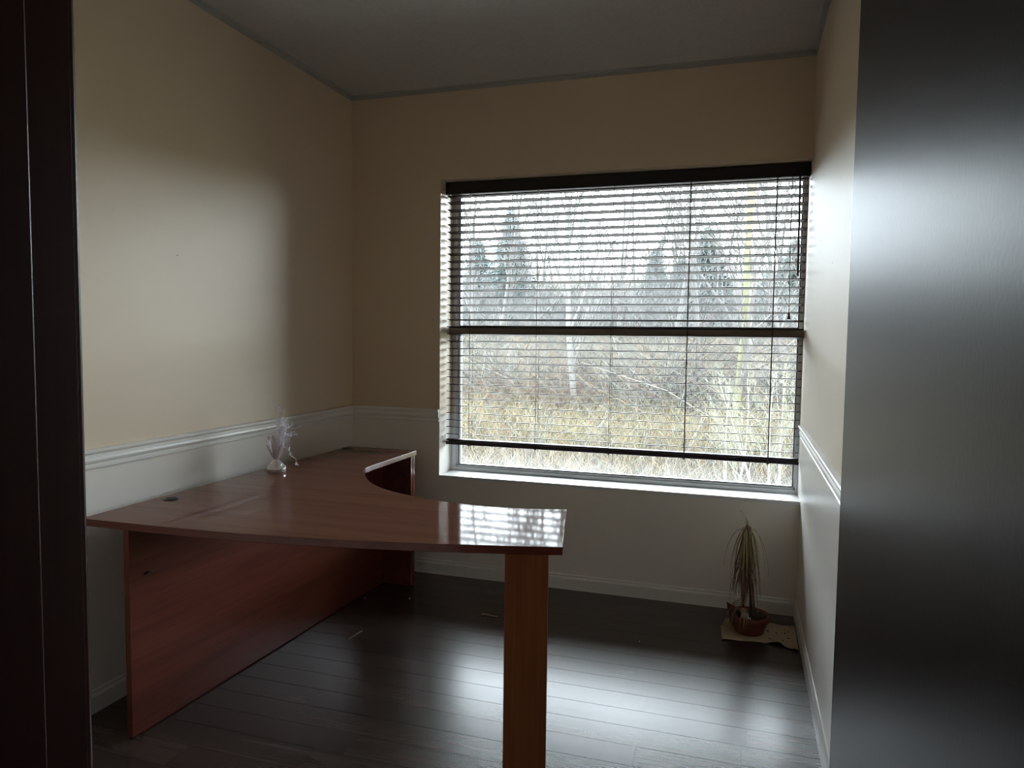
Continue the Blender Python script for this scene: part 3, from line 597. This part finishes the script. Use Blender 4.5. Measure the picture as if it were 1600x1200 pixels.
def tree_segs(base, h, r, rnd, lean=(0, 0), levels=4, first=0.25, nb=9, spread=0.8, up=0.5, minr=0.007):
    trunk, br = [], []
    def grow(p, d, L, r, lv, store):
        n = 6 if lv == 0 else 4; pts = [p]; rads = [r]
        for i in range(n):
            wob_ = 0.05 if lv == 0 else 0.16
            d = (d + Vector((rnd.gauss(0, wob_), rnd.gauss(0, wob_), rnd.gauss(0.04 if lv else 0.0, wob_ * 0.5)))).normalized()
            q = p + d * (L / n); r1 = max(minr * 0.6, r * (1 - 0.75 * (i + 1) / n)); store.append((p, q, rads[-1], r1)); p = q; pts.append(q); rads.append(r1)
        if lv >= levels - 1: return
        k = nb if lv == 0 else max(2, int(nb * (0.55 if lv == 1 else 0.4)))
        for j in range(k):
            t = first + (0.98 - first) * (j + rnd.random() * 0.7) / k if lv == 0 else 0.2 + 0.78 * (j + rnd.random()) / k
            i = min(n - 1, int(t * n)); f = t * n - i; q = pts[i].lerp(pts[i + 1], f); ax = (pts[i + 1] - pts[i]).normalized()
            az = rnd.uniform(0, 2 * PI); s_ = Vector((math.cos(az), math.sin(az), 0)); nd = (ax * up + s_ * spread * rnd.uniform(0.6, 1.1) + Vector((0, 0, 0.18))).normalized()
            rr = rads[i] * (0.55 if lv == 0 else 0.6)
            grow(q, nd, L * (0.36 if lv == 0 else 0.52) * rnd.uniform(0.6, 1.1) * (1.15 - 0.55 * t), max(minr, rr), lv + 1, br)
    grow(Vector(base), Vector((lean[0], lean[1], 1)).normalized(), h, r, 0, trunk)
    return trunk, br
def seg_arrays(s, col, jit, rnd):
    return (np.array([tuple(a[0]) for a in s]), np.array([tuple(a[1]) for a in s]), np.array([a[2] for a in s]), np.array([a[3] for a in s]), np.array(col)[None] * NR.uniform(1 - jit, 1 + jit, (len(s), 1)))
BARKG = (0.19, 0.175, 0.165)
def bare_tree(px, y, h, r, label, seed, col=BARKG, bcol=None, stems=1, **kw):
    rnd = random.Random(seed); x = ratio(px)[0] * y; base = Vector((x, y, float(gz(np.array(x), np.array(y))) - 0.05))
    t = thing('bare_tree' if h > 4 else 'bare_sapling', base, label, 'tree', 'bare trees outside the window')
    T, B = [], []
    for s in range(stems):
        a, b2 = tree_segs(base + Vector((0.12 * s, 0.05 * s, 0)), h * rnd.uniform(0.85, 1), r, rnd, lean=((s - (stems - 1) / 2) * 0.12 + rnd.gauss(0, 0.03), rnd.gauss(0, 0.03)), **kw); T += a; B += b2
    prisms('trunk', *seg_arrays(T, col, 0.06, rnd), twm, t, 7)
    prisms('branches', *seg_arrays(B, bcol or col, 0.2, rnd), twm, t, 4)['kind'] = 'stuff'
    return t
bare_tree(905, 15.5, 8.5, 0.085, 'bare tree with pale trunk in the middle of the window view', 3, (0.22, 0.21, 0.20), nb=13, first=0.2, spread=0.55, up=0.8, minr=0.0135)
bare_tree(1148, 15.0, 8.5, 0.085, 'mossy yellow green trunked tree right of centre in the window', 5, (0.23, 0.22, 0.13), BARKG, nb=12, first=0.15, spread=0.6, up=0.8, minr=0.0135)
bare_tree(772, 20, 9.0, 0.07, 'slim bare tree in front of the left conifer', 8, nb=11, spread=0.55, up=0.8, minr=0.0125)
bare_tree(738, 24, 10, 0.07, 'leftmost slim bare tree beside the window edge', 9, nb=11, spread=0.6, minr=0.0135)
bare_tree(842, 26, 9.5, 0.08, 'thin bare tree between the left conifer and the pale trunk', 10, nb=12, spread=0.6, minr=0.015)
bare_tree(965, 19, 7.5, 0.05, 'low forked bare tree just right of the pale trunk', 13, nb=12, spread=0.7, minr=0.0125)
bare_tree(1040, 22, 10, 0.07, 'bare tree rising in front of the small central conifer', 15, nb=12, spread=0.6, minr=0.0135)
bare_tree(1092, 18.5, 10, 0.075, 'straight bare tree left of the mossy trunk', 17, nb=12, spread=0.6, up=0.9, minr=0.0125)
bare_tree(1178, 19.5, 10.5, 0.075, 'tall bare tree just right of the mossy trunk', 19, (0.32, 0.30, 0.26), nb=13, spread=0.6, up=0.9, minr=0.0125)
bare_tree(1232, 17, 8.5, 0.06, 'spreading bare tree at the right edge of the window', 21, nb=12, spread=0.8, minr=0.011)
WH = (0.40, 0.385, 0.345)
bare_tree(1143, 10.8, 2.3, 0.022, 'white stemmed sapling low at the foot of the mossy trunk', 31, WH, (0.30, 0.29, 0.22), stems=2, nb=12, first=0.12, spread=0.7, up=0.8, minr=0.0035)
bare_tree(1195, 10.4, 2.2, 0.020, 'white forked sapling low in the right corner of the window', 33, WH, (0.30, 0.29, 0.22), stems=4, nb=10, first=0.15, spread=0.6, up=0.9, minr=0.0035)
bare_tree(1232, 11.0, 1.9, 0.015, 'small white sapling beside the right window jamb', 35, WH, (0.29, 0.28, 0.23), stems=3, nb=9, spread=0.7, minr=0.0035)

def conifer(px, y, top_px, w, label, seed, col):
    rnd = np.random.default_rng(seed); rx, rz = ratio(px, top_px); x = rx * y; zt = 1.367 + rz * y; zb = float(gz(np.array(x), np.array(y)))
    base = Vector((x, y, zb)); t = thing('conifer_tree', base, label, 'tree', 'conifers on the far tree line')
    h = zt - zb
    MB().tube([(x, y, zb), (x, y, zb + h * 0.5), (x, y, zt)], [0.16, 0.10, 0.02], 7).build('trunk', [barkm], t)
    n = 1500; tt = rnd.random(n) ** 0.75; zz = zb + h * (0.06 + 0.93 * (1 - tt)); az = rnd.uniform(0, 2 * PI, n); tier = 0.75 + 0.25 * np.abs(np.sin((zz - zb) * 3.1))
    L = (w * tt * 0.95 + 0.08) * tier * rnd.uniform(0.6, 1.1, n); d = np.stack([np.cos(az), np.sin(az), rnd.uniform(-0.45, 0.05, n)], 1)
    P0 = np.stack([np.full(n, x), np.full(n, y), zz], 1) + d * (L * 0.15)[:, None]; P1 = P0 + d * L[:, None]
    # side sprays hanging from each bough
    m_ = 4; f = rnd.uniform(0.25, 1, (n, m_)); S0 = (P0[:, None] + (P1 - P0)[:, None] * f[..., None]).reshape(-1, 3)
    sd = np.repeat(d, m_, 0) + rnd.normal(0, 0.6, (n * m_, 3)); sd[:, 2] -= 0.25; S1 = S0 + sd * rnd.uniform(0.10, 0.30, (n * m_, 1))
    C = np.array(col)[None]
    a0 = np.concatenate([P0, S0]); a1 = np.concatenate([P1, S1]); r0 = np.concatenate([np.full(n, 0.035), np.full(n * m_, 0.045)]); r1 = np.concatenate([np.full(n, 0.01), np.full(n * m_, 0.008)])
    prisms('foliage', a0, a1, r0, r1, C * rnd.uniform(0.6, 1.4, (len(a0), 1)), twm, t, 3)['kind'] = 'stuff'
HAZE_GREEN = (0.20, 0.25, 0.245)  # conifer green lightened to paint distance haze into the colour
conifer(800, 40, 322, 2.6, 'broad haze-paled conifer left of the pale trunk', 41, HAZE_GREEN)
conifer(748, 44, 372, 2.3, 'smaller conifer near the left window edge', 42, HAZE_GREEN)
conifer(1026, 46, 388, 1.7, 'small narrow conifer near the centre of the tree line', 43, HAZE_GREEN)
conifer(1066, 48, 402, 1.8, 'low conifer squeezed between two taller ones', 44, HAZE_GREEN)
conifer(1108, 38, 352, 2.4, 'tall dark conifer behind the straight bare tree', 45, (0.15, 0.20, 0.19))
conifer(1246, 38, 372, 2.3, 'green conifer at the far right behind the blind cord', 46, (0.17, 0.23, 0.19))
conifer(1204, 45, 425, 1.9, 'low conifer right of the mossy trunk', 47, HAZE_GREEN)

# uncountable bare treetops of the woods beyond the thicket
T = []
for k in range(24):
    rnd = random.Random(100 + k); px = 700 + 600 * (k + rnd.random()) / 24; y = rnd.uniform(27, 38); x = ratio(px)[0] * y
    a, b2 = tree_segs((x, y, float(gz(np.array(x), np.array(y)))), rnd.uniform(6.5, 11), rnd.uniform(0.05, 0.09), rnd, nb=11, first=0.15, spread=0.6, up=0.8, minr=0.017, levels=3 if k % 2 else 4); T += a + b2
prisms('bare_treetops', *seg_arrays(T, (0.19, 0.185, 0.18), 0.2, None), twm, None, 3)
tag(bpy.data.objects['bare_treetops'], 'mass of thin bare treetops along the far edge of the woods', 'trees', kind='stuff')
